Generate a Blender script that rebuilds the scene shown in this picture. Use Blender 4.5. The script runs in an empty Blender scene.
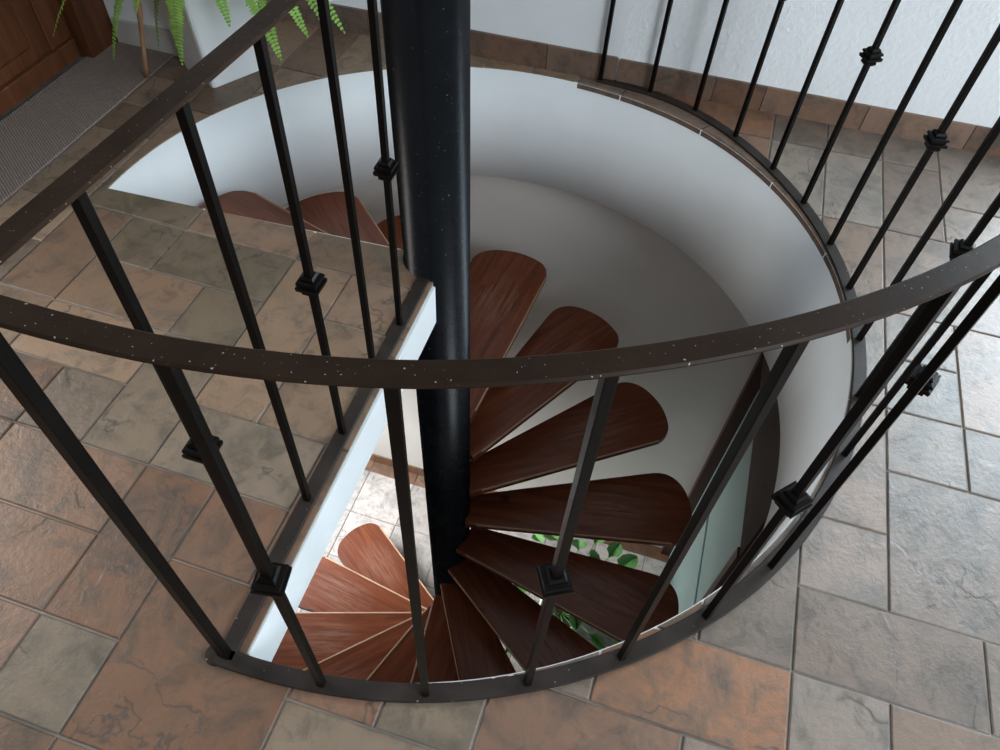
import bpy, bmesh, math, random
from mathutils import Vector, Matrix
random.seed(7)
C = bpy.context.scene.collection
R = math.radians

# ------------------------------------------------------------------ helpers
def link(o, parent=None):
    C.objects.link(o)
    if parent: o.parent = parent
    return o
def obj(name, bm, m, parent=None, smooth=False):
    me = bpy.data.meshes.new(name)
    bmesh.ops.recalc_face_normals(bm, faces=bm.faces)
    bm.to_mesh(me); bm.free()
    for p in me.polygons: p.use_smooth = smooth
    if m: me.materials.append(m)
    return link(bpy.data.objects.new(name, me), parent)
def empty(name, loc=(0,0,0), rz=0):
    o = bpy.data.objects.new(name, None); o.empty_display_size = .05
    o.location = loc; o.rotation_euler = (0,0,rz)
    return link(o)
def tag(o, label=None, cat=None, group=None, kind=None):
    if label: o['label'] = label
    if cat: o['category'] = cat
    if group: o['group'] = group
    if kind: o['kind'] = kind
    return o
def struct(name, bm, m, parent=None, smooth=False):
    o = obj(name, bm, m, parent, smooth)
    if not parent: o['kind'] = 'structure'
    return o
def box(bm, x0, x1, y0, y1, z0, z1, M=None, bevel=0):
    vs = [bm.verts.new(v) for v in ((x0,y0,z0),(x1,y0,z0),(x1,y1,z0),(x0,y1,z0),(x0,y0,z1),(x1,y0,z1),(x1,y1,z1),(x0,y1,z1))]
    fs = [bm.faces.new([vs[i] for i in f]) for f in ((3,2,1,0),(4,5,6,7),(0,1,5,4),(1,2,6,5),(2,3,7,6),(3,0,4,7))]
    if bevel:
        es = list({e for f in fs for e in f.edges})
        r = bmesh.ops.bevel(bm, geom=es, offset=bevel, segments=2, affect='EDGES', profile=.6)
        vs = list({v for v in vs if v.is_valid} | set(r['verts']))
    if M is not None: bmesh.ops.transform(bm, matrix=M, verts=[v for v in vs if v.is_valid])
    return vs
def prism(bm, pts, z0, z1):
    a = [bm.verts.new((p[0],p[1],z0)) for p in pts]; b = [bm.verts.new((p[0],p[1],z1)) for p in pts]
    n = len(pts); fs = [bm.faces.new(a[::-1]), bm.faces.new(b)]
    for i in range(n): fs.append(bm.faces.new((a[i],a[(i+1)%n],b[(i+1)%n],b[i])))
    return fs
def sweep(bm, path, prof, closed=False):
    """sweep a profile (offset outward, height) along a list of (point, outward 2-vector)"""
    rings = []
    for p, n in path:
        rings.append([bm.verts.new((p[0]+n[0]*a, p[1]+n[1]*a, p[2]+h)) for a, h in prof])
    k = len(prof); m = len(rings)
    for i in range(m if closed else m-1):
        A = rings[i]; B = rings[(i+1)%m]
        for j in range(k): bm.faces.new((A[j],A[(j+1)%k],B[(j+1)%k],B[j]))
    if not closed:
        bm.faces.new(rings[0][::-1]); bm.faces.new(rings[-1])
def tube(bm, pts, radii, seg=16):
    rings = []
    for i, p in enumerate(pts):
        p = Vector(p)
        t = (Vector(pts[min(i+1,len(pts)-1)]) - Vector(pts[max(i-1,0)])).normalized()
        up = Vector((0,0,1)) if abs(t.z) < .9 else Vector((1,0,0))
        x = t.cross(up).normalized(); y = t.cross(x)
        rings.append([bm.verts.new(p + (x*math.cos(2*math.pi*k/seg) + y*math.sin(2*math.pi*k/seg))*radii[i]) for k in range(seg)])
    for A, B in zip(rings, rings[1:]):
        for k in range(seg): bm.faces.new((A[k],A[(k+1)%seg],B[(k+1)%seg],B[k]))
    bm.faces.new(rings[0][::-1]); bm.faces.new(rings[-1])
def cut(o, cutters):
    for c in cutters:
        md = o.modifiers.new('cut', 'BOOLEAN'); md.operation = 'DIFFERENCE'; md.object = c; md.solver = 'EXACT'
    dg = bpy.context.evaluated_depsgraph_get(); dg.update()
    me = bpy.data.meshes.new_from_object(o.evaluated_get(dg))
    o.modifiers.clear(); old = o.data; o.data = me; bpy.data.meshes.remove(old)
def kill(o):
    me = o.data; bpy.data.objects.remove(o); bpy.data.meshes.remove(me)
def interp(tab, x):
    for (a, va), (b, vb) in zip(tab, tab[1:]):
        if a <= x <= b:
            t = (x-a)/(b-a); return va + (vb-va)*t
    return tab[0][1] if x < tab[0][0] else tab[-1][1]

# ------------------------------------------------------------------ frames
OX, OY = -.0153, .0112                       # axis of the stair
TH = R(-17.55)                               # direction of the house's walls and tiles
E1 = Vector((math.cos(TH), math.sin(TH))); E2 = Vector((-math.sin(TH), math.cos(TH)))
def uv(u, v, z=0.): p = E1*u + E2*v; return Vector((p.x, p.y, z))
MUV = Matrix.Rotation(TH, 4, 'Z')
def pol(r, deg, z=0.): return Vector((OX + r*math.cos(R(deg)), OY + r*math.sin(R(deg)), z))
RAIL = [(253.2,1.106),(262.7,1.111),(272.1,1.116),(281.4,1.117),(290.6,1.120),(300.2,1.122),(309.5,1.122),(318.2,1.119),(327.6,1.115),(337.1,1.111),(346.9,1.109),(356.4,1.110),(365.4,1.110),(374.7,1.110),(383.5,1.111),(393.1,1.115),(402.2,1.115),(411.1,1.094),(420.3,1.050)]
def rail_r(a): return interp(RAIL, a)
HOLE_B = [(166,.972),(253,1.092),(262,1.10),(280,1.097),(300,1.09),(320,1.078),(340,1.068),(357,1.070),(371,1.058),(388,1.040),(404,1.015),(424,.988),(443,.968),(465,.955),(485,.960),(505,.966),(526,.972)]
HOLE = [(166,.972),(253,1.092),(262,1.10),(280,1.097),(300,1.094),(320,1.094),(340,1.093),(353,1.097),(361,1.096),(369,1.091),(379,1.084),(393,1.069),(405,1.046),(416,1.019),(428,.999),(437,.988),(446,.977),(465,.958),(485,.960),(505,.966),(526,.972)]
def hole_r(a):
    while a < 166: a += 360
    while a > 526: a -= 360
    # light smoothing of the table
    return (interp(HOLE,max(166,a-5)) + 2*interp(HOLE,a) + interp(HOLE,min(526,a+5)))/4
ZL = -3.27                                   # lower floor
ZC = -.45                                    # foot of the drum
HR = .909                                    # underside of handrail
HK = .465                                    # collars
A0, A1 = 253.2, 526.5                        # open sector of the well (landing is the rest)

# ------------------------------------------------------------------ materials
def mat(name):
    m = bpy.data.materials.new(name); m.use_nodes = True
    nt = m.node_tree; b = nt.nodes['Principled BSDF']
    return m, nt, b
def N(nt, t, **k):
    n = nt.nodes.new(t)
    for a, v in k.items():
        if a.startswith('i_'): n.inputs[a[2:].replace('_',' ')].default_value = v
        else: setattr(n, a, v)
    return n
def ramp(nt, src, stops):
    r = nt.nodes.new('ShaderNodeValToRGB')
    el = r.color_ramp.elements
    el[0].position, el[0].color = stops[0][0], (*stops[0][1],1)
    el[1].position, el[1].color = stops[-1][0], (*stops[-1][1],1)
    for p, c in stops[1:-1]:
        e = el.new(p); e.color = (*c,1)
    nt.links.new(src, r.inputs[0]); return r.outputs[0]
def mix(nt, a, b, f, mode='MIX'):
    m = nt.nodes.new('ShaderNodeMix'); m.data_type = 'RGBA'; m.blend_type = mode
    for s, v in ((0,f),(6,a),(7,b)):
        if hasattr(v,'links'): nt.links.new(v, m.inputs[s])
        else: m.inputs[s].default_value = v if s == 0 else (*v,1)
    return m.outputs[2]
def math_(nt, op, a, b=0.):
    m = nt.nodes.new('ShaderNodeMath'); m.operation = op
    for s, v in ((0,a),(1,b)):
        if hasattr(v,'links'): nt.links.new(v, m.inputs[s])
        else: m.inputs[s].default_value = v
    return m.outputs[0]
def bump(nt, b, h, strength, dist=.01):
    n = nt.nodes.new('ShaderNodeBump'); n.inputs['Strength'].default_value = strength; n.inputs['Distance'].default_value = dist
    nt.links.new(h, n.inputs['Height']); nt.links.new(n.outputs[0], b.inputs['Normal'])
def coords(nt, kind='Object', scale=(1,1,1)):
    t = nt.nodes.new('ShaderNodeTexCoord'); mp = nt.nodes.new('ShaderNodeMapping'); mp.inputs['Scale'].default_value = scale
    nt.links.new(t.outputs[kind], mp.inputs[0]); return mp.outputs[0]
def noise(nt, vec, scale, detail=4, rough=.55, dist=0):
    n = nt.nodes.new('ShaderNodeTexNoise'); n.inputs['Scale'].default_value = scale
    n.inputs['Detail'].default_value = detail; n.inputs['Roughness'].default_value = rough; n.inputs['Distortion'].default_value = dist
    nt.links.new(vec, n.inputs['Vector']); return n.outputs['Fac']

def m_slate(name, lift=1.0, rough=.42, sat=1.0):
    m, nt, b = mat(name)
    v = coords(nt)
    at = nt.nodes.new('ShaderNodeAttribute'); at.attribute_name = 'tint'
    sep = nt.nodes.new('ShaderNodeSeparateColor'); nt.links.new(at.outputs['Color'], sep.inputs[0])
    off = nt.nodes.new('ShaderNodeVectorMath'); off.operation = 'MULTIPLY_ADD'
    nt.links.new(at.outputs['Color'], off.inputs[0]); off.inputs[1].default_value = (9,7,5); nt.links.new(v, off.inputs[2])
    w = off.outputs[0]
    n1 = noise(nt, w, 7.5, 6, .66, .5); n2 = noise(nt, w, 16, 7, .72, .6); n3 = noise(nt, v, 85, 4, .65)
    warm = ramp(nt, n1, [(.28,(.10,.072,.055)),(.40,(.23,.125,.078)),(.52,(.35,.158,.082)),(.68,(.19,.10,.062))])
    cool = ramp(nt, n1, [(.28,(.13,.115,.105)),(.44,(.22,.19,.165)),(.58,(.29,.235,.20)),(.72,(.22,.162,.14))])
    base = mix(nt, cool, warm, sep.outputs[0])
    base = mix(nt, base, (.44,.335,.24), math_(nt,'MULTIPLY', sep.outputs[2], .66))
    base = mix(nt, base, mix(nt, (.165,.142,.10), (.34,.275,.185), ramp(nt, n1, [(.3,(0,0,0)),(.7,(1,1,1))])), math_(nt,'MULTIPLY', at.outputs['Alpha'], .6))
    base = mix(nt, base, (.10,.085,.065), math_(nt,'MULTIPLY', ramp(nt, n2, [(.5,(0,0,0)),(.66,(1,1,1))]), .62))
    base = mix(nt, base, (.42,.33,.25), math_(nt,'MULTIPLY', ramp(nt, n3, [(.6,(0,0,0)),(.8,(1,1,1))]), .22))
    g = N(nt,'ShaderNodeHueSaturation'); g.inputs['Saturation'].default_value = sat; nt.links.new(base, g.inputs['Color'])
    nt.links.new(math_(nt,'MULTIPLY', math_(nt,'ADD', math_(nt,'MULTIPLY',sep.outputs[1],.5), .75), lift), g.inputs['Value'])
    # cleft edges: contour lines of a low noise read as slate layers breaking off
    nc = noise(nt, w, 2.6, 5, .55, .35)
    line = ramp(nt, math_(nt,'ABSOLUTE', math_(nt,'SUBTRACT', nc, .5)), [(.0,(1,1,1)),(.007,(0,0,0))])
    mask = ramp(nt, noise(nt, w, 4.1, 2), [(.50,(0,0,0)),(.56,(1,1,1))])
    ck = math_(nt,'MULTIPLY', line, mask)
    col = mix(nt, g.outputs[0], (.06,.048,.04), math_(nt,'MULTIPLY', ck, .75))
    nt.links.new(col, b.inputs['Base Color'])
    step = math_(nt,'MULTIPLY', ramp(nt, nc, [(.492,(0,0,0)),(.508,(1,1,1))]), mask)
    h = math_(nt,'ADD', math_(nt,'MULTIPLY', n2, .45), math_(nt,'MULTIPLY', n3, .38))
    h = math_(nt,'ADD', h, math_(nt,'MULTIPLY', step, .22))
    bump(nt, b, h, .48, .006)
    rr = math_(nt,'ADD', math_(nt,'MULTIPLY', n2, .25), rough-.12); nt.links.new(rr, b.inputs['Roughness'])
    b.inputs['Specular IOR Level'].default_value = .4
    return m
M = {}
M['tile'] = m_slate('slate_tile', .62, .40, 1.08)
M['tile_low'] = m_slate('slate_tile_lower', 1.4, .4, .45)

def simple(name, col, rough=.5, metal=0, spec=.5, nscale=0, nvar=.1, bscale=0, bstr=0., bdist=.004):
    m, nt, b = mat(name)
    b.inputs['Roughness'].default_value = rough; b.inputs['Metallic'].default_value = metal; b.inputs['Specular IOR Level'].default_value = spec
    v = coords(nt)
    if nscale:
        n = noise(nt, v, nscale, 5)
        a = tuple(c*(1-nvar) for c in col); d = tuple(min(1,c*(1+nvar)) for c in col)
        nt.links.new(ramp(nt, n, [(.3,a),(.7,d)]), b.inputs['Base Color'])
    else: b.inputs['Base Color'].default_value = (*col,1)
    if bscale: bump(nt, b, noise(nt, v, bscale, 5, .6), bstr, bdist)
    return m
M['plaster'] = simple('smooth_white_plaster', (.80,.81,.81), .62, nscale=4, nvar=.03, bscale=14, bstr=.15)
M['stucco'] = simple('rough_white_stucco', (.82,.83,.83), .6, nscale=3, nvar=.03, bscale=60, bstr=.45, bdist=.008)
M['lowwall'] = simple('lower_cream_wall', (.62,.575,.535), .7, nscale=2.5, nvar=.05, bscale=12, bstr=.1)
M['grout'] = simple('grout', (.22,.195,.17), .85, nscale=3.2, nvar=.65, bscale=90, bstr=.4)
M['white'] = simple('white_paint', (.72,.73,.73), .5, nscale=5, nvar=.03)
M['pale_green'] = simple('pale_green_paint', (.22,.30,.28), .5, nscale=3, nvar=.05)
M['skirt'] = None

def m_metal(name, col, rough, dust=.5, dscale=160, spec=.2):
    m, nt, b = mat(name); v = coords(nt)
    n = noise(nt, v, 14, 5, .6); d = noise(nt, v, dscale, 1, .4)
    base = ramp(nt, n, [(.3, tuple(c*.75 for c in col)),(.7, tuple(c*1.35 for c in col))])
    dm = ramp(nt, d, [(.745,(0,0,0)),(.79,(dust,dust,dust))])
    nt.links.new(mix(nt, base, (.55,.52,.48), dm), b.inputs['Base Color'])
    b.inputs['Roughness'].default_value = rough; b.inputs['Specular IOR Level'].default_value = spec
    bump(nt, b, noise(nt, v, 60, 3), .12, .002)
    return m
M['iron'] = m_metal('black_painted_iron', (.0045,.0035,.003), .34, .0, 160, .10)
M['rail'] = m_metal('dark_brown_iron_handrail', (.022,.012,.007), .40, .6, 320, .09)
M['pole'] = m_metal('blue_black_steel', (.003,.0035,.0045), .27, .15, 160, .13)
M['flat'] = m_metal('worn_iron_flat_bar', (.026,.020,.017), .45, .3, 120, .15)

def m_wood(name, dark, mid, light, rough=.33, axis='x', worn=.0, gs=1.0):
    m, nt, b = mat(name)
    s = {'x':(1.2,14,14),'z':(14,14,1.2),'y':(14,1.2,14)}[axis]
    oi = N(nt,'ShaderNodeObjectInfo')
    tc = N(nt,'ShaderNodeTexCoord'); ad = N(nt,'ShaderNodeVectorMath', operation='MULTIPLY_ADD')
    cmb = N(nt,'ShaderNodeCombineXYZ')
    for i in range(3): nt.links.new(oi.outputs['Random'], cmb.inputs[i])
    nt.links.new(cmb.outputs[0], ad.inputs[0]); ad.inputs[1].default_value = (3.1,2.3,1.7); nt.links.new(tc.outputs['Object'], ad.inputs[2])
    mp = N(nt,'ShaderNodeMapping'); mp.inputs['Scale'].default_value = tuple(k*gs for k in s); nt.links.new(ad.outputs[0], mp.inputs[0])
    n = noise(nt, mp.outputs[0], 1.6, 6, .6, 1.2); f = noise(nt, mp.outputs[0], 6, 3, .7)
    c = ramp(nt, n, [(.25,dark),(.5,mid),(.75,light)])
    c = mix(nt, c, dark, math_(nt,'MULTIPLY', ramp(nt, f, [(.45,(0,0,0)),(.7,(1,1,1))]), .35))
    k = N(nt,'ShaderNodeTexVoronoi'); k.inputs['Scale'].default_value = 4.5; nt.links.new(ad.outputs[0], k.inputs['Vector'])
    c = mix(nt, c, tuple(q*.45 for q in dark), math_(nt,'MULTIPLY', ramp(nt, k.outputs['Distance'], [(.05,(1,1,1)),(.12,(0,0,0))]), .7))
    r = math_(nt,'ADD', math_(nt,'MULTIPLY', f, .15), rough-.07)
    if worn:
        sp = N(nt,'ShaderNodeSeparateXYZ'); nt.links.new(tc.outputs['Object'], sp.inputs[0])
        dx = math_(nt,'MULTIPLY', math_(nt,'SUBTRACT', sp.outputs[0], .68), 5.0); dy = math_(nt,'MULTIPLY', math_(nt,'SUBTRACT', sp.outputs[1], .08), 7.5)
        d2 = math_(nt,'ADD', math_(nt,'MULTIPLY',dx,dx), math_(nt,'MULTIPLY',dy,dy))
        spot = ramp(nt, d2, [(0,(1,1,1)),(1.0,(0,0,0))])
        scr = ramp(nt, noise(nt, mp.outputs[0], 5, 7, .8, .4), [(.42,(0,0,0)),(.60,(1,1,1))])
        wf = math_(nt,'MULTIPLY', math_(nt,'MULTIPLY', spot, scr), worn)
        c = mix(nt, c, (.50,.37,.29), wf)
        r = math_(nt,'ADD', r, math_(nt,'MULTIPLY', wf, .3))
    nt.links.new(c, b.inputs['Base Color']); nt.links.new(r, b.inputs['Roughness'])
    b.inputs['Specular IOR Level'].default_value = .3
    bump(nt, b, f, .08, .003)
    return m
M['tread'] = m_wood('varnished_red_brown_wood', (.062,.014,.006), (.125,.033,.013), (.185,.056,.024), .30, 'x', .15)
M['treadedge'] = m_wood('worn_light_catching_edge', (.30,.17,.10), (.42,.26,.17), (.52,.35,.25), .45, 'x')  # worn wood, paler still to paint in the light the edges catch
M['door'] = m_wood('brown_wood_door', (.05,.018,.008), (.10,.034,.013), (.145,.052,.02), .4, 'z')
M['beam'] = m_wood('dark_brown_beam', (.030,.015,.010), (.042,.021,.014), (.055,.028,.018), .6, 'y')
M['jamb'] = m_wood('dark_red_wood', (.03,.008,.005), (.045,.012,.007), (.06,.018,.010), .4, 'z')
M['bamboo'] = m_wood('bamboo_cane', (.24,.13,.07), (.36,.20,.11), (.46,.28,.16), .45, 'z')

def m_mat():
    m, nt, b = mat('ribbed_brown_mat')
    v = coords(nt)
    wv = N(nt,'ShaderNodeTexWave', wave_type='BANDS', bands_direction='X'); wv.inputs['Scale'].default_value = 42; wv.inputs['Distortion'].default_value = 1.5; wv.inputs['Detail'].default_value = 2; wv.inputs['Detail Scale'].default_value = 6
    mp = N(nt,'ShaderNodeMapping'); mp.inputs['Rotation'].default_value = (0,0,R(-38)); nt.links.new(v, mp.inputs[0]); nt.links.new(mp.outputs[0], wv.inputs['Vector'])
    n = noise(nt, v, 120, 3)
    c = ramp(nt, wv.outputs['Fac'], [(.1,(.22,.165,.14)),(.9,(.36,.28,.245))])
    nt.links.new(mix(nt, c, (.25,.20,.17), math_(nt,'MULTIPLY', n, .6)), b.inputs['Base Color'])
    b.inputs['Roughness'].default_value = .95; b.inputs['Specular IOR Level'].default_value = .1
    bump(nt, b, math_(nt,'ADD', wv.outputs['Fac'], math_(nt,'MULTIPLY', n, .6)), .8, .004)
    return m
M['mat'] = m_mat()
def m_leaf(name, dark, light):
    m, nt, b = mat(name); v = coords(nt)
    nt.links.new(ramp(nt, noise(nt, v, 9, 3), [(.3,dark),(.7,light)]), b.inputs['Base Color'])
    b.inputs['Roughness'].default_value = .45
    b.inputs['Subsurface Weight'].default_value = .0
    return m
M['fern'] = m_leaf('fern_green', (.17,.36,.04), (.36,.60,.11))
M['fernstem'] = m_leaf('fern_stem_green', (.16,.24,.05), (.26,.34,.09))
M['leaf'] = m_leaf('pothos_green', (.07,.22,.05), (.18,.40,.12))
M['soil'] = simple('potting_soil', (.05,.035,.025), .95, nscale=40, nvar=.5, bscale=60, bstr=.9)
M['pot'] = simple('white_glazed_planter', (.86,.87,.86), .32, nscale=3, nvar=.03)

# ------------------------------------------------------------------ tiles
UL = {i: v for i, v in enumerate([-1.012,-.848,-.690,-.529,-.362,-.200,-.034,.131,.293,.463,.636,.805,.980,1.155,1.330,1.505])}
def ulat(i): return UL[i] if i in UL else (-1.012 + .166*i if i < 0 else 1.505 + .172*(i-15))
VR = {-5:-.967,-4:-.796,-3:-.62,-2:-.448,-1:-.283,0:-.102,1:.068,2:.235,3:.405,4:.578,5:.757,6:.93,7:1.1}
def vlat(k, u):
    a = -.131 + .1668*k; b = VR.get(k, a+.02)
    t = max(0, min(1, (u+.2)/1.5)); return a + (b-a)*t
TILES = [(0,1,-2,0),(1,2,-1,0),(2,4,-1,0),(1,3,-2,-1),(3,4,-2,-1),(4,5,-2,0),(5,6,-1,0),(5,7,-3,-1),(4,5,-3,-2),(3,4,-4,-2),(1,3,-3,-2),
 (0,1,-3,-2),(2,3,-4,-3),(0,2,-4,-3),(4,6,-4,-3),(2,4,-5,-4),(4,5,-6,-4),(5,6,-5,-4),(5,7,-7,-5),(4,5,-7,-6),(2,4,-6,-5),(7,8,-6,-5),(8,9,-6,-5),
 (7,9,-8,-6),(9,11,-7,-5),(9,10,-5,-4),(10,12,-5,-4),(11,12,-4,-2),(12,14,-4,-3),(12,13,-3,-2),(12,13,-2,0),(13,15,-3,-1),(13,14,-1,0),(14,16,-1,0),
 (13,14,0,1),(14,16,0,2),(12,13,0,2),(12,13,2,4),(13,15,2,4),(13,14,1,2),(12,13,4,6),(11,12,4,6),(13,14,4,6),(14,15,4,5),(14,16,5,7),(11,12,6,8),(12,13,6,8),(13,14,6,7),
 (0,2,0,1),(2,4,0,1),(4,6,0,1),(14,16,-4,-3),(12,13,-6,-5),(13,15,-6,-4),(12,13,-5,-4),(11,12,-6,-5),(3,5,-8,-7),(5,7,-9,-7),(1,2,-6,-4),(0,1,-5,-4),(2,4,-7,-6)]
COOL = {(1,2,-1,0),(2,4,-1,0),(3,4,-2,-1),(2,3,-4,-3),(3,4,-4,-2),(4,5,-7,-6),(0,2,0,1),(4,6,-4,-3),(9,10,-5,-4),(11,12,-4,-2),(8,9,-6,-5),(7,9,-8,-6),(12,13,-5,-4)}
used = set()
for a,b,c,d in TILES:
    for i in range(a,b):
        for k in range(c,d): used.add((i,k))
I0, I1, K0, K1 = -3, 19, -12, 8
for k in range(K0, K1):
    for i in range(I0, I1):
        if (i,k) in used: continue
        opts = [(2,2),(2,1),(1,2),(1,1)]; random.shuffle(opts)
        for w,h in opts:
            cells = [(i+p,k+q) for p in range(w) for q in range(h)]
            if all(cc not in used and cc[0] < I1 and cc[1] < K1 for cc in cells):
                used.update(cells); TILES.append((i,i+w,k,k+h)); break
def add_tile(bm, lay, quad, z0, z1, col, chamfer=.0025, gap=.0021):
    cx = sum((q for q in quad), Vector((0,0)))/4
    def ins(q, g):
        d = Vector(((1 if q.x<cx.x else -1)*g, (1 if q.y<cx.y else -1)*g)); return q + d
    A = [ins(q, gap) for q in quad]; B = [ins(q, gap+chamfer) for q in quad]
    # rows in the wall frame, turned into the world
    def V(q, z): p = E1*q.x + E2*q.y; return bm.verts.new((p.x,p.y,z))
    lo = [V(q,z0) for q in A]; mi = [V(q,z1-chamfer*.7) for q in A]; hi = [V(q,z1) for q in B]
    fs = [bm.faces.new(lo[::-1]), bm.faces.new(hi)]
    for X, Y in ((lo,mi),(mi,hi)):
        for i in range(4): fs.append(bm.faces.new((X[i],X[(i+1)%4],Y[(i+1)%4],Y[i])))
    for f in fs:
        for l in f.loops: l[lay] = (*col[:3], col[3] if len(col) > 3 else 0)
def quad_of(a,b,c,d):
    return [Vector((ulat(i), vlat(k, ulat(i)))) for i,k in ((a,c),(b,c),(b,d),(a,d))]
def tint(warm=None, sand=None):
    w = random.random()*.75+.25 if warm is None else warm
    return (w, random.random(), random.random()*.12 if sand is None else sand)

bm = bmesh.new(); lay = bm.loops.layers.float_color.new('tint')
for t in TILES:
    a,b,c,d = t
    if a >= 0 or d <= -6:
        q = quad_of(a,b,c,d)
        um = (q[0].x+q[1].x)/2
        if t in COOL: w = random.uniform(0,.2) if um > .85 else random.uniform(.22,.42)
        elif um > .85: w = random.uniform(.0,.35)  # right-hand tiles cooler: sky glare put into their colour
        else: w = random.uniform(.55,.82)
        add_tile(bm, lay, q, -.006, 0, (*tint(w, random.uniform(.45,.9) if um < .1 and q[0].y > -.66 else None), (random.uniform(.7,1) if t in COOL and um < .5 else random.random()*.3)))  # sandier tint on the landing paints in its brighter light
# border strip beside the mat
vs_ = [-1.3,-1.13,-.96,-.80,-.63,-.46,-.30,-.14,.03,.19,.33,.50,.64]
for v0,v1 in zip(vs_, vs_[1:]):
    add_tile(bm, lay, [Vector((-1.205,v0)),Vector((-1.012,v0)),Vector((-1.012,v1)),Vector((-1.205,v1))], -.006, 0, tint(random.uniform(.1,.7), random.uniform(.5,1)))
tiles = obj('floor_tiles', bm, M['tile'])

# slab under the tiles
bm = bmesh.new(); box(bm, -1.75, 3.4, -2.2, 1.6, -.14, -.004, MUV)
floor = obj('floor', bm, M['grout'])

# hole cutters
def sector(rf, a0, a1, n=120, inset=0.):
    pts = [pol(rf(a0+(a1-a0)*i/n), a0+(a1-a0)*i/n) for i in range(n+1)]
    return pts
def centre_pts():
    # landing edge plane sits a little inside the axis line
    return [pol(.02, 210)]
def prism_obj(pts, z0, z1):
    bm = bmesh.new(); prism(bm, pts, z0, z1); return obj('cutter', bm, None)
STR = R(253.2); sd = Vector((math.cos(STR), math.sin(STR))); sn = Vector((-sd.y, sd.x))      # along the straight rail, towards the well
EDGE = .025                                                                                     # landing's edge beyond the rail line
def well_outline(rf):
    ae = A0 + 0; pts = []
    n = 150
    for i in range(n+1):
        a = 254.8 + (526-254.8)*i/n
        pts.append(pol(rf(a), a))
    pts.append(Vector((OX,OY,0)) + Vector((-.055*math.cos(R(166.5)) , -.055*math.sin(R(166.5)),0)) + Vector((sn.x*EDGE, sn.y*EDGE, 0))*0)
    pts.append(Vector((OX+sd.x*.06+sn.x*EDGE, OY+sd.y*.06+sn.y*EDGE, 0)))
    return pts
def tile_r(a):
    aa = a if a >= 166 else a+360
    if 346 <= aa <= 424: return max(hole_r(a), rail_r(aa)-.012)
    return hole_r(a)
c_slab = prism_obj(well_outline(hole_r), -.5, .3)
c_tile = prism_obj(well_outline(tile_r), -.5, .3)
c_pole = prism_obj([pol(.0885, i*7.5) for i in range(48)], -.5, .3)
cut(floor, [c_slab, c_pole]); cut(tiles, [c_tile, c_pole])
tiles.parent = floor; tag(floor, kind='structure')
for c in (c_slab, c_tile, c_pole): kill(c)

# curved tile nosing between the rail and the well on the right and at the back
bm = bmesh.new(); lay = bm.loops.layers.float_color.new('tint')
a = 347.0
while a < 424:
    b_ = min(a+17.0, 424)
    col = tint(random.uniform(.2,.5), .1); before = set(bm.faces)
    path = []
    for i in range(7):
        t = a+.12+(b_-a-.24)*i/6; r0 = hole_r(t); r1 = max(rail_r(t)-.012, r0+.006)
        path.append((t, r0, r1))
    rings = []
    for t, r0, r1 in path:
        rings.append([bm.verts.new(p) for p in (pol(r0-.004,t,-.02), pol(r1,t,-.02), pol(r1,t,.001), pol(r0+.004,t,.001), pol(r0-.003,t,-.004))])
    for A, B in zip(rings, rings[1:]):
        for j in range(5): bm.faces.new((A[j],A[(j+1)%5],B[(j+1)%5],B[j]))
    bm.faces.new(rings[0][::-1]); bm.faces.new(rings[-1])
    for f in set(bm.faces)-before:
        for l in f.loops: l[lay] = (*col[:3],0)
    a = b_
o = obj('trim_1', bm, M['tile']); tag(o, kind='structure')

# white plastered drum around the well, and the landing's white fascia
bm = bmesh.new()
rings = []
for i in range(151):
    a = 254.8 + (526-254.8)*i/150
    rt = hole_r(a)-.0025; rb = (interp(HOLE_B,max(166,a-4)) + interp(HOLE_B,a) + interp(HOLE_B,min(526,a+4)))/3
    rings.append([bm.verts.new(pol(r_, a, z_)) for r_, z_ in ((rt,-.003),(rt+.022,-.006),(rt+.06,-.02),(rt+.06,ZC),(rb,ZC),(rt*.5+rb*.5,ZC*.5))])
for A, B in zip(rings, rings[1:]):
    for k in range(6): bm.faces.new((A[k],A[(k+1)%6],B[(k+1)%6],B[k]))
bm.faces.new(rings[0][::-1]); bm.faces.new(rings[-1])
o = obj('wall_well', bm, M['plaster'], smooth=False); tag(o, kind='structure')
for p in o.data.polygons: p.use_smooth = abs(p.normal.z) < .3
bm = bmesh.new()
path = [(pol(interp([(166,.975),(253.4,1.10)],a), a), Vector((math.cos(R(a)),math.sin(R(a))))) for a in [166.3+(253.2-166.3)*i/50 for i in range(51)]]
sweep(bm, path, [(0,-.142),(.06,-.142),(.06,ZC),(0,ZC)])
o = obj('wall_under_landing', bm, M['plaster']); tag(o, kind='structure')
# fascia: a thin plaster skin on the landing's straight edge
bm = bmesh.new()
for (r0, r1) in ((.10, 1.086),):
    A = Vector((OX,OY)) + sd*r0 + sn*(EDGE+.001); B = Vector((OX,OY)) + sd*r1 + sn*(EDGE+.001)
    pts = [A, B, B + sn*.008, A + sn*.008]
    prism(bm, pts, -.142, -.006)
bd = Vector((math.cos(R(166.3)), math.sin(R(166.3)))); bn = Vector((bd.y, -bd.x))
A = Vector((OX,OY)) + bd*.10 + bn*.0; B = Vector((OX,OY)) + bd*.962 + bn*.0
cc = [pol(hole_r(526)-.01, 166)]
A = Vector((OX-.055*math.cos(R(166.5))*-1, OY)) ; A = Vector((OX,OY)) + bd*.10 - bd*0
prism(bm, [A, B, B + bn*.005, A + bn*.005], -.142, -.0015)
o = obj('trim_2', bm, M['white']); tag(o, kind='structure')

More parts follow.
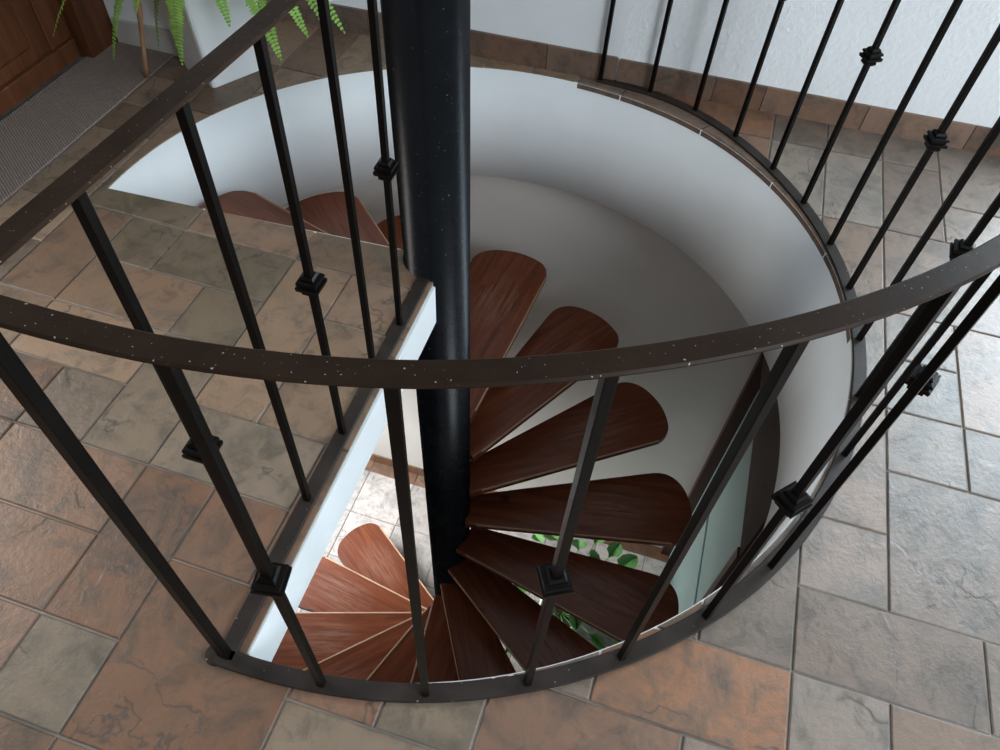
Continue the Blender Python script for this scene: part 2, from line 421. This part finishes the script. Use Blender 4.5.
# ------------------------------------------------------------------ stair
st = empty('spiral_staircase', (OX+.058, OY-.040, ZL)); st.rotation_euler = (R(-.6), R(-.95), 0)
tag(st, 'spiral staircase of red-brown wooden treads winding down around a thick black steel pole', 'staircase')
bm = bmesh.new()
r = .0885
rings = [(ZL,r+.05),(ZL+.012,r+.05),(ZL+.012,r),(2.2,r)]
vr = [[bm.verts.new((rr*math.cos(2*math.pi*k/64), rr*math.sin(2*math.pi*k/64), z-ZL)) for k in range(64)] for z, rr in rings]
for A, B in zip(vr, vr[1:]):
    for k in range(64): bm.faces.new((A[k],A[(k+1)%64],B[(k+1)%64],B[k]))
bm.faces.new(vr[0][::-1]); bm.faces.new(vr[-1])
po = obj('pole', bm, M['pole'], st)
for p in po.data.polygons: p.use_smooth = abs(p.normal.z) < .5
po['label'] = 'thick black steel pole'

RISE, Z0S = .19014, -.0412
STEP, AST = 24.84, 168.267
DEV = [0,-.2,-.6,0,-1.6,-1.4,-1.2,-.1,.3,2.4,3.0,2.8,2.2,1.5,-.4,-2.8,-3.7]
OUT = [(.075,-.066),(.905,-.056),(.945,-.042),(.97,-.008),(.985,.05),(.988,.11),(.972,.18),(.945,.232),(.905,.263),(.86,.272),(.80,.258),(.25,.112),(.075,.066)]
def smooth_out():
    # round the outer corners of the plan outline
    pts = [Vector(p) for p in OUT]; res = []
    for i in range(len(pts)):
        if 2 <= i <= 9:
            p0, p1, p2 = pts[i-1], pts[i], pts[i+1]
            a = (p0+p1)/2; b = (p1+p2)/2
            for t in (.15,.5,.85): res.append(a*(1-t)**2 + p1*2*t*(1-t) + b*t*t)
        else: res.append(pts[i])
    return res
OUTLINE = smooth_out(); TT = .036
def tread_mesh():
    bm = bmesh.new()
    fs = prism(bm, OUTLINE, -TT, 0)
    es = [e for e in bm.edges if abs(e.verts[0].co.z-e.verts[1].co.z) < 1e-6]
    bmesh.ops.bevel(bm, geom=es, offset=.006, segments=2, affect='EDGES', profile=.6)
    me = bpy.data.meshes.new('tread'); bmesh.ops.recalc_face_normals(bm, faces=bm.faces); bm.to_mesh(me); bm.free(); me.materials.append(M['tread']); return me
def strip_mesh(wd):
    bm = bmesh.new()
    a, b = Vector((.12,-.0655)), Vector((.90,-.0565))
    n = (b-a).normalized(); w = Vector((-n.y, n.x))
    prism(bm, [a-w*.0022, b-w*.0022, b+w*wd, a+w*wd], -.011, .0010)
    bmesh.ops.bevel(bm, geom=bm.edges[:], offset=.001, segments=1, affect='EDGES')
    me = bpy.data.meshes.new('edge_strip'); bmesh.ops.recalc_face_normals(bm, faces=bm.faces); bm.to_mesh(me); bm.free(); me.materials.append(M['treadedge']); return me
def arm_mesh():
    bm = bmesh.new()
    M_ = Matrix.Rotation(R(8), 4, 'Z')
    box(bm, .08, .62, -.02, .02, -TT-.045, -TT, M_, .003)
    me = bpy.data.meshes.new('support_arm'); bmesh.ops.recalc_face_normals(bm, faces=bm.faces); bm.to_mesh(me); bm.free(); me.materials.append(M['iron']); return me
tm, sm, s2, am = tread_mesh(), strip_mesh(.0015), strip_mesh(.0065), arm_mesh()
for i in range(1, 17):
    th = AST - STEP*i + DEV[i]; z = -RISE*i + Z0S
    o = link(bpy.data.objects.new('tread', tm), st); o.location = (0,0,z-ZL); o.rotation_euler = (0,0,R(th)); o.scale = (interp([(1,.955),(3,.960),(4,.973),(5,.982),(6,.992),(7,1.02),(16,1.035)], i),1,1)
    s = link(bpy.data.objects.new('edge_strip', s2 if i >= 11 else sm), o); s['label'] = 'worn front edge of the tread, painted pale with the light it catches'
    link(bpy.data.objects.new('support_arm', am), o)

# ------------------------------------------------------------------ railing
rl = empty('stair_railing', (OX, OY, 0))
tag(rl, 'black wrought iron railing with square collared bars around the stairwell', 'railing')
def rp(v): return Vector((v.x-OX, v.y-OY, v.z))
BW = .0064      # half width of a bar
def arc_path(a0, a1, z, n=120, dr=0):
    out = []
    for i in range(n+1):
        a = a0 + (a1-a0)*i/n
        rr = (rail_r(max(A0,a-4))+rail_r(a)+rail_r(min(420.3,a+4)))/3 + dr
        out.append((rp(pol(rr,a,z)), Vector((math.cos(R(a)),math.sin(R(a))))))
    return out
def hand_z(a): return interp([(250,.928),(253.2,.928),(262.7,.916),(273,.910),(290,HR),(430,HR)], a)
def hand_s(r): return interp([(0,.893),(.6,.906),(.945,.921),(1.106,.928),(1.2,.928)], r)
def flat_prof(w, h, b=.0022): return [(-w+b,0),(w-b,0),(w,b),(w,h-b),(w-b,h),(-w+b,h),(-w,h-b),(-w,b)]
HW, HH, FW, FH = .0142, .0060, .0162, .008
hp = arc_path(A0-1.0, 420.6, 0)
for k, (p, n) in enumerate(hp): p.z = hand_z(A0-1.0 + (420.6-A0+1.0)*k/120)
bm = bmesh.new(); sweep(bm, hp, flat_prof(HW, HH)); ch = obj('curved_handrail', bm, M['rail'], rl)
bm = bmesh.new(); sweep(bm, arc_path(A0-.9, 420.8, .0005), flat_prof(FW, FH, .0015)); obj('curved_bottom_rail', bm, M['flat'], rl)
def line_path(r0, r1, z):
    return [(Vector((sd.x*r0, sd.y*r0, z)), sn), (Vector((sd.x*r1, sd.y*r1, z)), sn)]
bm = bmesh.new(); sweep(bm, [(Vector((sd.x*q, sd.y*q, hand_s(q))), sn) for q in (.086,.3,.6,.77,.945,1.03,1.12)], flat_prof(.0165, HH)); obj('straight_handrail', bm, M['rail'], rl)
bm = bmesh.new(); sweep(bm, line_path(.086, 1.108, .0005), flat_prof(FW, FH, .0015)); obj('straight_bottom_rail', bm, M['flat'], rl)
def bar_mesh(name, h0, h1, w):
    bm = bmesh.new(); box(bm, -w, w, -w, w, h0, h1, None, .0012)
    me = bpy.data.meshes.new(name); bmesh.ops.recalc_face_normals(bm, faces=bm.faces); bm.to_mesh(me); bm.free(); me.materials.append(M['iron']); return me
def collar_mesh():
    bm = bmesh.new()
    prof = [(-.021,.0095),(-.017,.0125),(-.013,.0125),(-.010,.0175),(-.004,.0205),(.004,.0205),(.010,.0175),(.013,.0125),(.017,.0125),(.021,.0095)]
    prof = [(-.022,.0105),(-.018,.0145),(-.0125,.0145),(-.0115,.0115),(-.0065,.0215),(.0005,.0225),(.0015,.017),(.0065,.017),(.0075,.0205),(.0125,.0195),(.0135,.013),(.018,.0135),(.022,.0100)]
    rings = [[bm.verts.new((sx*w, sy*w, z)) for sx, sy in ((-1,-1),(1,-1),(1,1),(-1,1))] for z, w in prof]
    for A, B in zip(rings, rings[1:]):
        for k in range(4): bm.faces.new((A[k],A[(k+1)%4],B[(k+1)%4],B[k]))
    bm.faces.new(rings[0][::-1]); bm.faces.new(rings[-1])
    me = bpy.data.meshes.new('collar'); bmesh.ops.recalc_face_normals(bm, faces=bm.faces); bm.to_mesh(me); bm.free(); me.materials.append(M['iron']); return me
cmz = collar_mesh()
def baluster(p, rz, collar, top, name='baluster', w=BW):
    o = link(bpy.data.objects.new(name, bar_mesh(name, .0085, top+.001, w)), rl); o.location = p; o.rotation_euler = (0,0,rz)
    if collar:
        c = link(bpy.data.objects.new('collar', cmz), o); c.location = (0,0,HK); c.scale = (.92,.92,1.0)
for i, (a, rr) in enumerate(RAIL):
    if i == 0: continue
    baluster(rp(pol(rr, a)), R(a), i % 2 == 1, hand_z(a))
baluster(Vector((sd.x*1.101, sd.y*1.101, 0)), STR, False, hand_z(A0), 'corner_post', .0085)
bm = bmesh.new(); tube(bm, [(sd.x*1.105-sn.x*.018, sd.y*1.105-sn.y*.018, 0), (sd.x*1.105-sn.x*.018, sd.y*1.105-sn.y*.018, .006)], [.02,.019], 24); obj('foot_plate', bm, M['flat'], rl)
for j, rr in enumerate((.262,.425,.600,.773,.950)):
    baluster(Vector((sd.x*rr, sd.y*rr, 0)), STR, j % 2 == 0, hand_s(rr))

# ------------------------------------------------------------------ upper room
CEIL = 2.45
def wall_box(name, pts, z0, z1, m):
    bm = bmesh.new(); prism(bm, pts, z0, z1); o = obj(name, bm, m); tag(o, kind='structure'); return o
P = lambda u, v: uv(u, v)
wa0 = (-.98, 1.012); slope = .036
def va(u): return wa0[1] + (u-wa0[0])*slope
wall_box('wall_back_right', [P(.255,va(.255)), P(3.4,va(3.4)), P(3.4,va(3.4)+.15), P(.255,va(.255)+.15)], -.01, CEIL, M['stucco'])
wall_box('wall_back_left', [P(-1.16,va(-1.16)), P(.255,va(.255)), P(.255,va(.255)+.15), P(-1.16,va(-1.16)+.15)], -.01, CEIL, M['plaster'])
wall_box('wall_left', [P(-1.75,.645), P(-1.165,.645), P(-1.165,1.13), P(-1.75,1.13)], -.01, CEIL, M['plaster'])
def skirting(name, f, u0, u1, h, warm, th=.011):
    bm = bmesh.new(); lay = bm.loops.layers.float_color.new('tint')
    u = u0
    while u < u1-.01:
        w = min(random.choice([.165,.33,.33]), u1-u); col = tint(random.uniform(*warm))
        before = set(bm.faces)
        A, B = P(u+.0015, f(u)), P(u+w-.0015, f(u+w))
        n = E2*-1
        pts = [A, B, B+Vector((n.x,n.y,0))*th, A+Vector((n.x,n.y,0))*th]
        prism(bm, pts, -.003, h)
        for fc in set(bm.faces)-before:
            for l in fc.loops: l[lay] = (*col[:3],0)
        u += w
    o = obj(name, bm, M['tile']); tag(o, kind='structure')
skirting('baseboard_right', lambda u: va(u), .255, 3.3, .085, (.2,.7))
skirting('baseboard_back', lambda u: va(u), -1.15, .25, .088, (.2,.6))
# pale skirting on the short left wall
bm = bmesh.new()
u = -1.43
for w in (.12,.145): 
    box(bm, u, u+w-.002, .634, .645, -.003, .085, MUV, .002); u += w
o = obj('baseboard_left', bm, simple('pale_skirting_tile', (.50,.47,.43), .5, nscale=8, nvar=.1)); tag(o, kind='structure')

# mat and the wooden door on the left
bm = bmesh.new(); box(bm, -1.47, -1.209, -.62, .632, -.003, .004, MUV, .002)
o = obj('doormat', bm, M['mat']); tag(o, 'brown ribbed carpet mat in front of the wooden door', 'mat')
bm = bmesh.new(); box(bm, -1.53, -1.488, -.45, .505, .012, 2.0, MUV)
dr = obj('door_1', bm, M['door']); tag(dr, kind='structure')
bm = bmesh.new(); box(bm, -1.489, -1.470, -.45, .495, .012, .075, MUV, .005); obj('bottom_rail', bm, M['door'], dr)
bm = bmesh.new(); box(bm, -1.489, -1.478, .40, .495, .0755, 1.98, MUV, .004); obj('stile', bm, M['door'], dr)
bm = bmesh.new(); box(bm, -1.4895, -1.482, -.32, .33, .12, .9, MUV, .007); obj('door_panel', bm, M['door'], dr)
bm = bmesh.new(); box(bm, -1.53, -1.437, .510, .644, -.003, 2.1, MUV, .004)
o = obj('trim_3', bm, M['door']); tag(o, kind='structure')

# bamboo cane standing at the mat's edge
bm = bmesh.new()
pts = [uv(-1.214,.478,.004)]; rad = [.0075]
top = uv(-.81,.36,1.2)
for i in range(1, 31):
    t = i/30; pts.append(pts[0].lerp(top, t)); rad.append(.0092 if i % 6 == 0 else .0075)
tube(bm, pts, rad, 12)
o = obj('bamboo_cane', bm, M['bamboo'], smooth=True); tag(o, 'thin bamboo cane standing upright beside the fern planter', 'cane')

# ------------------------------------------------------------------ fern in a white square planter
pc = Vector((-.7857,.7721,0)); ang = R(44.5)
fx = Vector((math.cos(ang), math.sin(ang),0)); fy = Vector((-math.sin(ang), math.cos(ang),0))
bx_, by_ = .20, .178
cen = pc + fx*bx_/2 + fy*by_/2
fern = empty('potted_fern', cen, ang)
tag(fern, 'green fern with drooping fronds in a tapered white square planter', 'potted plant')
bm = bmesh.new()
PH = .46
lev = [(0,.5),(.004,.5),(PH-.06,.665),(PH-.058,.69),(PH,.705),(PH,.65),(PH-.05,.62)]
lev = [(0,.495),(.006,.5),(PH*.5,.60),(PH-.05,.695),(PH-.048,.73),(PH,.745),(PH,.67),(PH-.06,.655)]
def ring(z, s):
    hx, hy = bx_*s, by_*s; c = .012; out = []
    for sx, sy, order in ((1,1,0),(-1,1,1),(-1,-1,0),(1,-1,1)):
        p = [(sx*hx, sy*(hy-c)), (sx*(hx-c*.3), sy*(hy-c*.3)), (sx*(hx-c), sy*hy)]
        if order: p = p[::-1]
        out += [bm.verts.new((q[0],q[1],z)) for q in p]
    return out
rings = [ring(z,s) for z,s in lev]
for A, B in zip(rings, rings[1:]):
    for k in range(12): bm.faces.new((A[k],A[(k+1)%12],B[(k+1)%12],B[k]))
bm.faces.new(rings[0][::-1]); bm.faces.new(rings[-1])
obj('pot', bm, M['pot'], fern)
bm = bmesh.new(); box(bm, -bx_*.64, bx_*.64, -by_*.64, by_*.64, PH-.059, PH-.045); obj('soil', bm, M['soil'], fern)
def frond(p0, p1, p2, n, wid, roll=0):
    """pinnate frond along a quadratic bend from p0 over p1 to the tip p2 (world points)"""
    p0, p1, p2 = Vector(p0), Vector(p1), Vector(p2)
    B = lambda t: p0*(1-t)**2 + p1*2*t*(1-t) + p2*t*t
    T = lambda t: ((p1-p0)*2*(1-t) + (p2-p1)*2*t).normalized()
    loc = Matrix.Rotation(-ang, 4, 'Z') @ Matrix.Translation(-cen)
    bm = bmesh.new()
    ts = [i/24 for i in range(25)]
    tube(bm, [loc @ B(t) for t in ts], [.0022*(1-.75*t) for t in ts], 6)
    so = obj('frond', bm, M['fernstem'], fern, True)
    bm = bmesh.new()
    side0 = (p2-p0).cross(Vector((0,0,1)))
    side0 = side0.normalized() if side0.length > 1e-3 else Vector((1,0,0))
    n = int(n*1.35)
    for i in range(n):
        t = .06 + .94*(i/(n-1)); c = B(t); tg = T(t)
        s = side0 - tg*side0.dot(tg); s.normalize(); s = Matrix.Rotation(roll, 3, tg) @ s
        up = s.cross(tg).normalized()
        prof = 1.3*wid*(min(1, .35+2.2*t))*(1-t**2.6)**.8 + .004
        for sg in (-1,1):
            L = prof*random.uniform(.9,1.08); w = .0078*(.6+.4*(1-t))
            d = (s*sg*.96 + tg*.22 - up*.12*random.uniform(.2,1.6)).normalized()
            q = d.cross(up).normalized()
            pts = [c - q*w*.35, c + d*L*.35 - q*w, c + d*L*.78 - q*w*.75, c + d*L - q*w*.1, c + d*L*.75 + q*w*.7, c + d*L*.35 + q*w, c + q*w*.35]
            mid = [c + up*.0008, c + d*L*.4 + up*.0016, c + d*L*.8 + up*.0008]
            V = [bm.verts.new(loc @ x) for x in pts]; Q = [bm.verts.new(loc @ x) for x in mid]
            for f in ((V[0],V[1],Q[1],Q[0]),(V[1],V[2],Q[2],Q[1]),(V[2],V[3],Q[2]),(V[3],V[4],Q[2]),(V[4],V[5],Q[1],Q[2]),(V[5],V[6],Q[0],Q[1])): bm.faces.new(f)
    lf = obj('pinnae', bm, M['fern'], so)
    return so
ft = Vector((cen.x, cen.y, PH-.03))
def F(u, v, z, wid=.03, n=38, lift=.22, out=.75, roll=0):
    tip = uv(u, v, z); b0 = ft + Vector((random.uniform(-.04,.04), random.uniform(-.04,.04), 0))
    mid = b0.lerp(tip, out); mid.z = max(b0.z, tip.z) + lift
    return frond(b0, mid, tip, n, wid, roll)
F(-1.335,.30,.205,.024,34,.10,.6)
F(-1.175,.33,.150,.024,40,.06,.62)
F(-.985,.395,.140,.034,44,.06,.75)
F(-1.13,.48,.115,.022,36,.05,.7)
F(-.685,.47,.180,.038,42,.07,.7)
F(-.60,.50,.255,.036,40,.09,.68)
F(-.505,.55,.262,.034,36,.10,.65)
F(-.575,.60,.205,.028,36,.10,.65)
F(-.80,.42,.285,.028,34,.08,.7)
F(-1.06,.36,.30,.030,36,.08,.7)
F(-1.20,.52,.36,.028,34,.16,.6)
F(-.70,.66,.36,.028,34,.18,.6)
F(-.62,.42,.40,.030,34,.18,.6)
F(-1.33,.42,.34,.028,34,.16,.6)
F(-.95,.33,.42,.030,34,.20,.6)
F(-.98,.72,.80,.030,34,.10,.5)
F(-1.08,.62,.86,.028,34,.10,.5)

# ------------------------------------------------------------------ lower room
BV, RU = 1.12, 1.156
bm = bmesh.new(); box(bm, -2.4, 1.9, -1.6, 1.3, ZL-.12, ZL-.004, MUV); lf = struct('floor_lower', bm, M['grout'])
bm = bmesh.new(); lay = bm.loops.layers.float_color.new('tint')
v = BV-.20
cols = [-.97+.335*i for i in range(-4, 9)]
rows = [BV-.095, BV-.095-.335*1] + [BV-.095-.335*i for i in range(2, 9)]
for i in range(len(cols)-1):
    for a_, b_ in zip(rows, rows[1:]):
        if cols[i+1] > RU+.4: continue
        add_tile(bm, lay, [Vector((cols[i],b_)),Vector((cols[i+1],b_)),Vector((cols[i+1],a_)),Vector((cols[i],a_))], ZL-.006, ZL, tint(random.uniform(0,.25)))
tl = obj('floor_lower_tiles', bm, M['tile_low'], lf)
bm = bmesh.new(); lay = bm.loops.layers.float_color.new('tint')
for i in range(len(cols)-1):
    add_tile(bm, lay, [Vector((cols[i],BV-.095)),Vector((cols[i+1],BV-.095)),Vector((cols[i+1],BV)),Vector((cols[i],BV))], ZL-.006, ZL, tint(random.uniform(.6,.9)))
obj('floor_lower_border', bm, M['tile'], lf)
bm = bmesh.new(); box(bm, -2.4, RU+.6, BV, BV+.12, ZL-.05, ZC+.02, MUV); struct('wall_lower_back', bm, M['lowwall'])
bm = bmesh.new(); lay = bm.loops.layers.float_color.new('tint')
for i in range(len(cols)-1):
    if cols[i+1] > RU: continue
    add_tile(bm, lay, [Vector((cols[i],BV-.012)),Vector((cols[i+1],BV-.012)),Vector((cols[i+1],BV)),Vector((cols[i],BV))], ZL-.003, ZL+.09, tint(random.uniform(.8,1)), .002, .001)
o = obj('baseboard_lower', bm, M['tile']); tag(o, kind='structure')
DT = -1.17                                  # head of the lower doorway
bm = bmesh.new(); box(bm, RU, RU+.12, -1.6, .05, ZL-.05, ZC+.02, MUV); struct('wall_lower_right', bm, M['lowwall'])
bm = bmesh.new(); box(bm, RU-.012, RU+.12, .05, BV, DT, ZC+.015, MUV, .003); o = struct('trim_4', bm, M['beam'])
bm = bmesh.new(); box(bm, RU-.02, RU+.12, BV-.045, BV, ZL, DT, MUV, .003); struct('trim_5', bm, M['jamb'])
bm = bmesh.new(); box(bm, RU-.02, RU+.12, .05, .095, ZL, DT, MUV, .003); struct('trim_6', bm, M['jamb'])
bm = bmesh.new(); box(bm, RU+.04, RU+.075, .097, BV-.047, ZL+.01, DT-.004, MUV); d2 = struct('door_2', bm, M['pale_green'])
bm = bmesh.new(); box(bm, RU+.030, RU+.041, .22, BV-.17, ZL+.25, DT-.95, MUV, .006); obj('door_panel', bm, M['pale_green'], d2)
bm = bmesh.new(); box(bm, -2.5, RU+.1, -1.7, -1.6, ZL-.05, ZC+.03, MUV); struct('wall_lower_front', bm, M['lowwall'])
bm = bmesh.new(); box(bm, -2.5, -2.4, -1.6, BV+.12, ZL-.05, ZC+.03, MUV); struct('wall_lower_left', bm, M['lowwall'])
# ceiling of the lower room, cut round the well
bm = bmesh.new(); box(bm, -2.4, 1.9, -1.6, 1.3, ZC, ZC+.03, MUV); ce = struct('ceiling_lower', bm, M['white'])
c1 = prism_obj([pol(1.13, i*3) for i in range(120)], ZC-.1, ZC+.2); cut(ce, [c1]); kill(c1); ce['kind'] = 'structure'

# leafy plant in a white pot on the lower floor
pl = empty('potted_plant', (.68,.20,ZL))
tag(pl, 'leafy green plant in a white pot on the lower floor under the treads', 'potted plant')
bm = bmesh.new()
prof = [(0,.085),(.01,.09),(.20,.125),(.205,.135),(.235,.137),(.235,.122),(.20,.118)]
rg = [[bm.verts.new((r_*math.cos(2*math.pi*k/40), r_*math.sin(2*math.pi*k/40), z)) for k in range(40)] for z, r_ in prof]
for A, B in zip(rg, rg[1:]):
    for k in range(40): bm.faces.new((A[k],A[(k+1)%40],B[(k+1)%40],B[k]))
bm.faces.new(rg[0][::-1]); bm.faces.new(rg[-1])
obj('pot', bm, M['pot'], pl, True)
bm = bmesh.new(); tube(bm, [(0,0,.197),(0,0,.212)], [.119,.119], 32); obj('soil', bm, M['soil'], pl)
def leaf_mesh():
    bm = bmesh.new()
    half = [(0,0),(.02,.012),(.05,.032),(.085,.036),(.115,.024),(.135,.008),(.145,0)]
    cv = [bm.verts.new((x,0,-.10*x*x*8*.15)) for x,_ in half]
    for s in (1,-1):
        ev = [cv[0]] + [bm.verts.new((x-.012*(i==1), s*y*1.25, .010+.05*y-.12*x*x)) for i,(x,y) in enumerate(half[1:-1])] + [cv[-1]]
        for i in range(len(half)-1):
            vs = [cv[i],cv[i+1],ev[i+1],ev[i]]; vs = [v for j,v in enumerate(vs) if v not in vs[:j]]
            if len(vs) > 2: bm.faces.new(vs)
    me = bpy.data.meshes.new('leaf'); bm.to_mesh(me); bm.free(); me.materials.append(M['leaf'])
    for p in me.polygons: p.use_smooth = True
    return me
lm_ = leaf_mesh()
for i in range(30):
    a = i*2.399; rr = .06+.34*math.sqrt((i+1)/30)*random.uniform(.8,1.1); h = .36+.42*(1-(rr/.42)**2)*random.uniform(.6,1.2)
    base = Vector((.03*math.cos(a),.03*math.sin(a),.205)); tip = Vector((rr*math.cos(a), rr*math.sin(a), h))
    mid = base.lerp(tip,.5)+Vector((0,0,.09))
    bm = bmesh.new(); tube(bm, [base*(1-t)**2+mid*2*t*(1-t)+tip*t*t for t in [k/8 for k in range(9)]], [.003]*9, 6)
    s = obj('stem', bm, M['leaf'], pl, True)
    l = link(bpy.data.objects.new('leaf', lm_), s); l.location = tip
    l.rotation_euler = (random.uniform(-.3,.3), random.uniform(.1,.8), a+random.uniform(-.5,.5)); k_ = random.uniform(.75,1.25); l.scale = (k_,k_,k_)

# ------------------------------------------------------------------ windows and light
def area(name, loc, direction, sx, sy, power, col):
    l = bpy.data.lights.new(name, 'AREA'); l.shape = 'RECTANGLE'; l.size = sx; l.size_y = sy; l.energy = power; l.color = col
    o = bpy.data.objects.new(name, l); C.objects.link(o); o.location = loc
    o.rotation_euler = Vector(direction).to_track_quat('-Z','Y').to_euler(); return o
def window(name, u0, u1, z0, z1, vfun):
    bm = bmesh.new()
    for a_, b_, c_, d_ in ((u0-.06,u1+.06,z1,z1+.06),(u0-.06,u1+.06,z0-.06,z0),(u0-.06,u0,z0,z1),(u1,u1+.06,z0,z1),((u0+u1)/2-.02,(u0+u1)/2+.02,z0,z1)):
        A, B = P(a_,vfun(a_)), P(b_,vfun(b_)); n = Vector((-E2.x,-E2.y,0))
        prism(bm, [A-n*.02, B-n*.02, B+n*.03, A+n*.03], c_, d_)
    struct(name, bm, M['white'])
window('window_1', 1.68, 2.98, .12, 2.1, va)
ang_w = TH + math.atan(slope)
nw = Vector((math.sin(ang_w), -math.cos(ang_w), 0))
area('window_daylight', uv(2.33, va(2.33), 1.11) + nw*.012, nw, 1.28, 1.96, 105, (.72,.88,1.0))
bm = bmesh.new(); box(bm, 3.3, 3.42, -2.2, va(3.3)+.02, -.01, CEIL, MUV); struct('wall_right', bm, M['stucco'])
area('balcony_daylight', uv(3.0, -1.9, 1.75), (-E1.x+E2.x*.62,-E1.y+E2.y*.62,-.25), 1.8, 1.6, 105, (.82,.92,1.0))
area('garden_daylight', uv(-2.3, -.7, 1.3), (E1.x+E2.x*.28,E1.y+E2.y*.28,-.18), .9, 1.0, 38, (1.0,.96,.90))
ll = area('lower_daylight', uv(-1.9, .5, -2.0), (E1.x,E1.y,-.7), 1.0, .9, 31, (.92,.97,1.0)); ll.data.spread = R(95)

w = bpy.data.worlds.new('room_light'); bpy.context.scene.world = w; w.use_nodes = True
nt = w.node_tree; bg = nt.nodes['Background']
tc = N(nt,'ShaderNodeTexCoord'); sp = N(nt,'ShaderNodeSeparateXYZ'); nt.links.new(tc.outputs['Generated'], sp.inputs[0])
nt.links.new(ramp(nt, sp.outputs[2], [(.05,(.02,.02,.021)),(.9,(.42,.47,.51))]), bg.inputs[0]); bg.inputs[1].default_value = 1.0

# ------------------------------------------------------------------ camera
cam = bpy.data.cameras.new('camera'); co = bpy.data.objects.new('camera', cam); C.objects.link(co)
co.location = (.08974, -1.46727, 1.37994); co.rotation_euler = (.6647873, -.0487379, -.000083)
cam.sensor_width = 36; cam.lens = 741.31/1000*36; cam.clip_start = .02
sc = bpy.context.scene; sc.camera = co
sc.view_settings.view_transform = 'Standard'; sc.view_settings.look = 'None'; sc.view_settings.gamma = 1; sc.view_settings.exposure = .25
sc.view_settings.use_curve_mapping = False
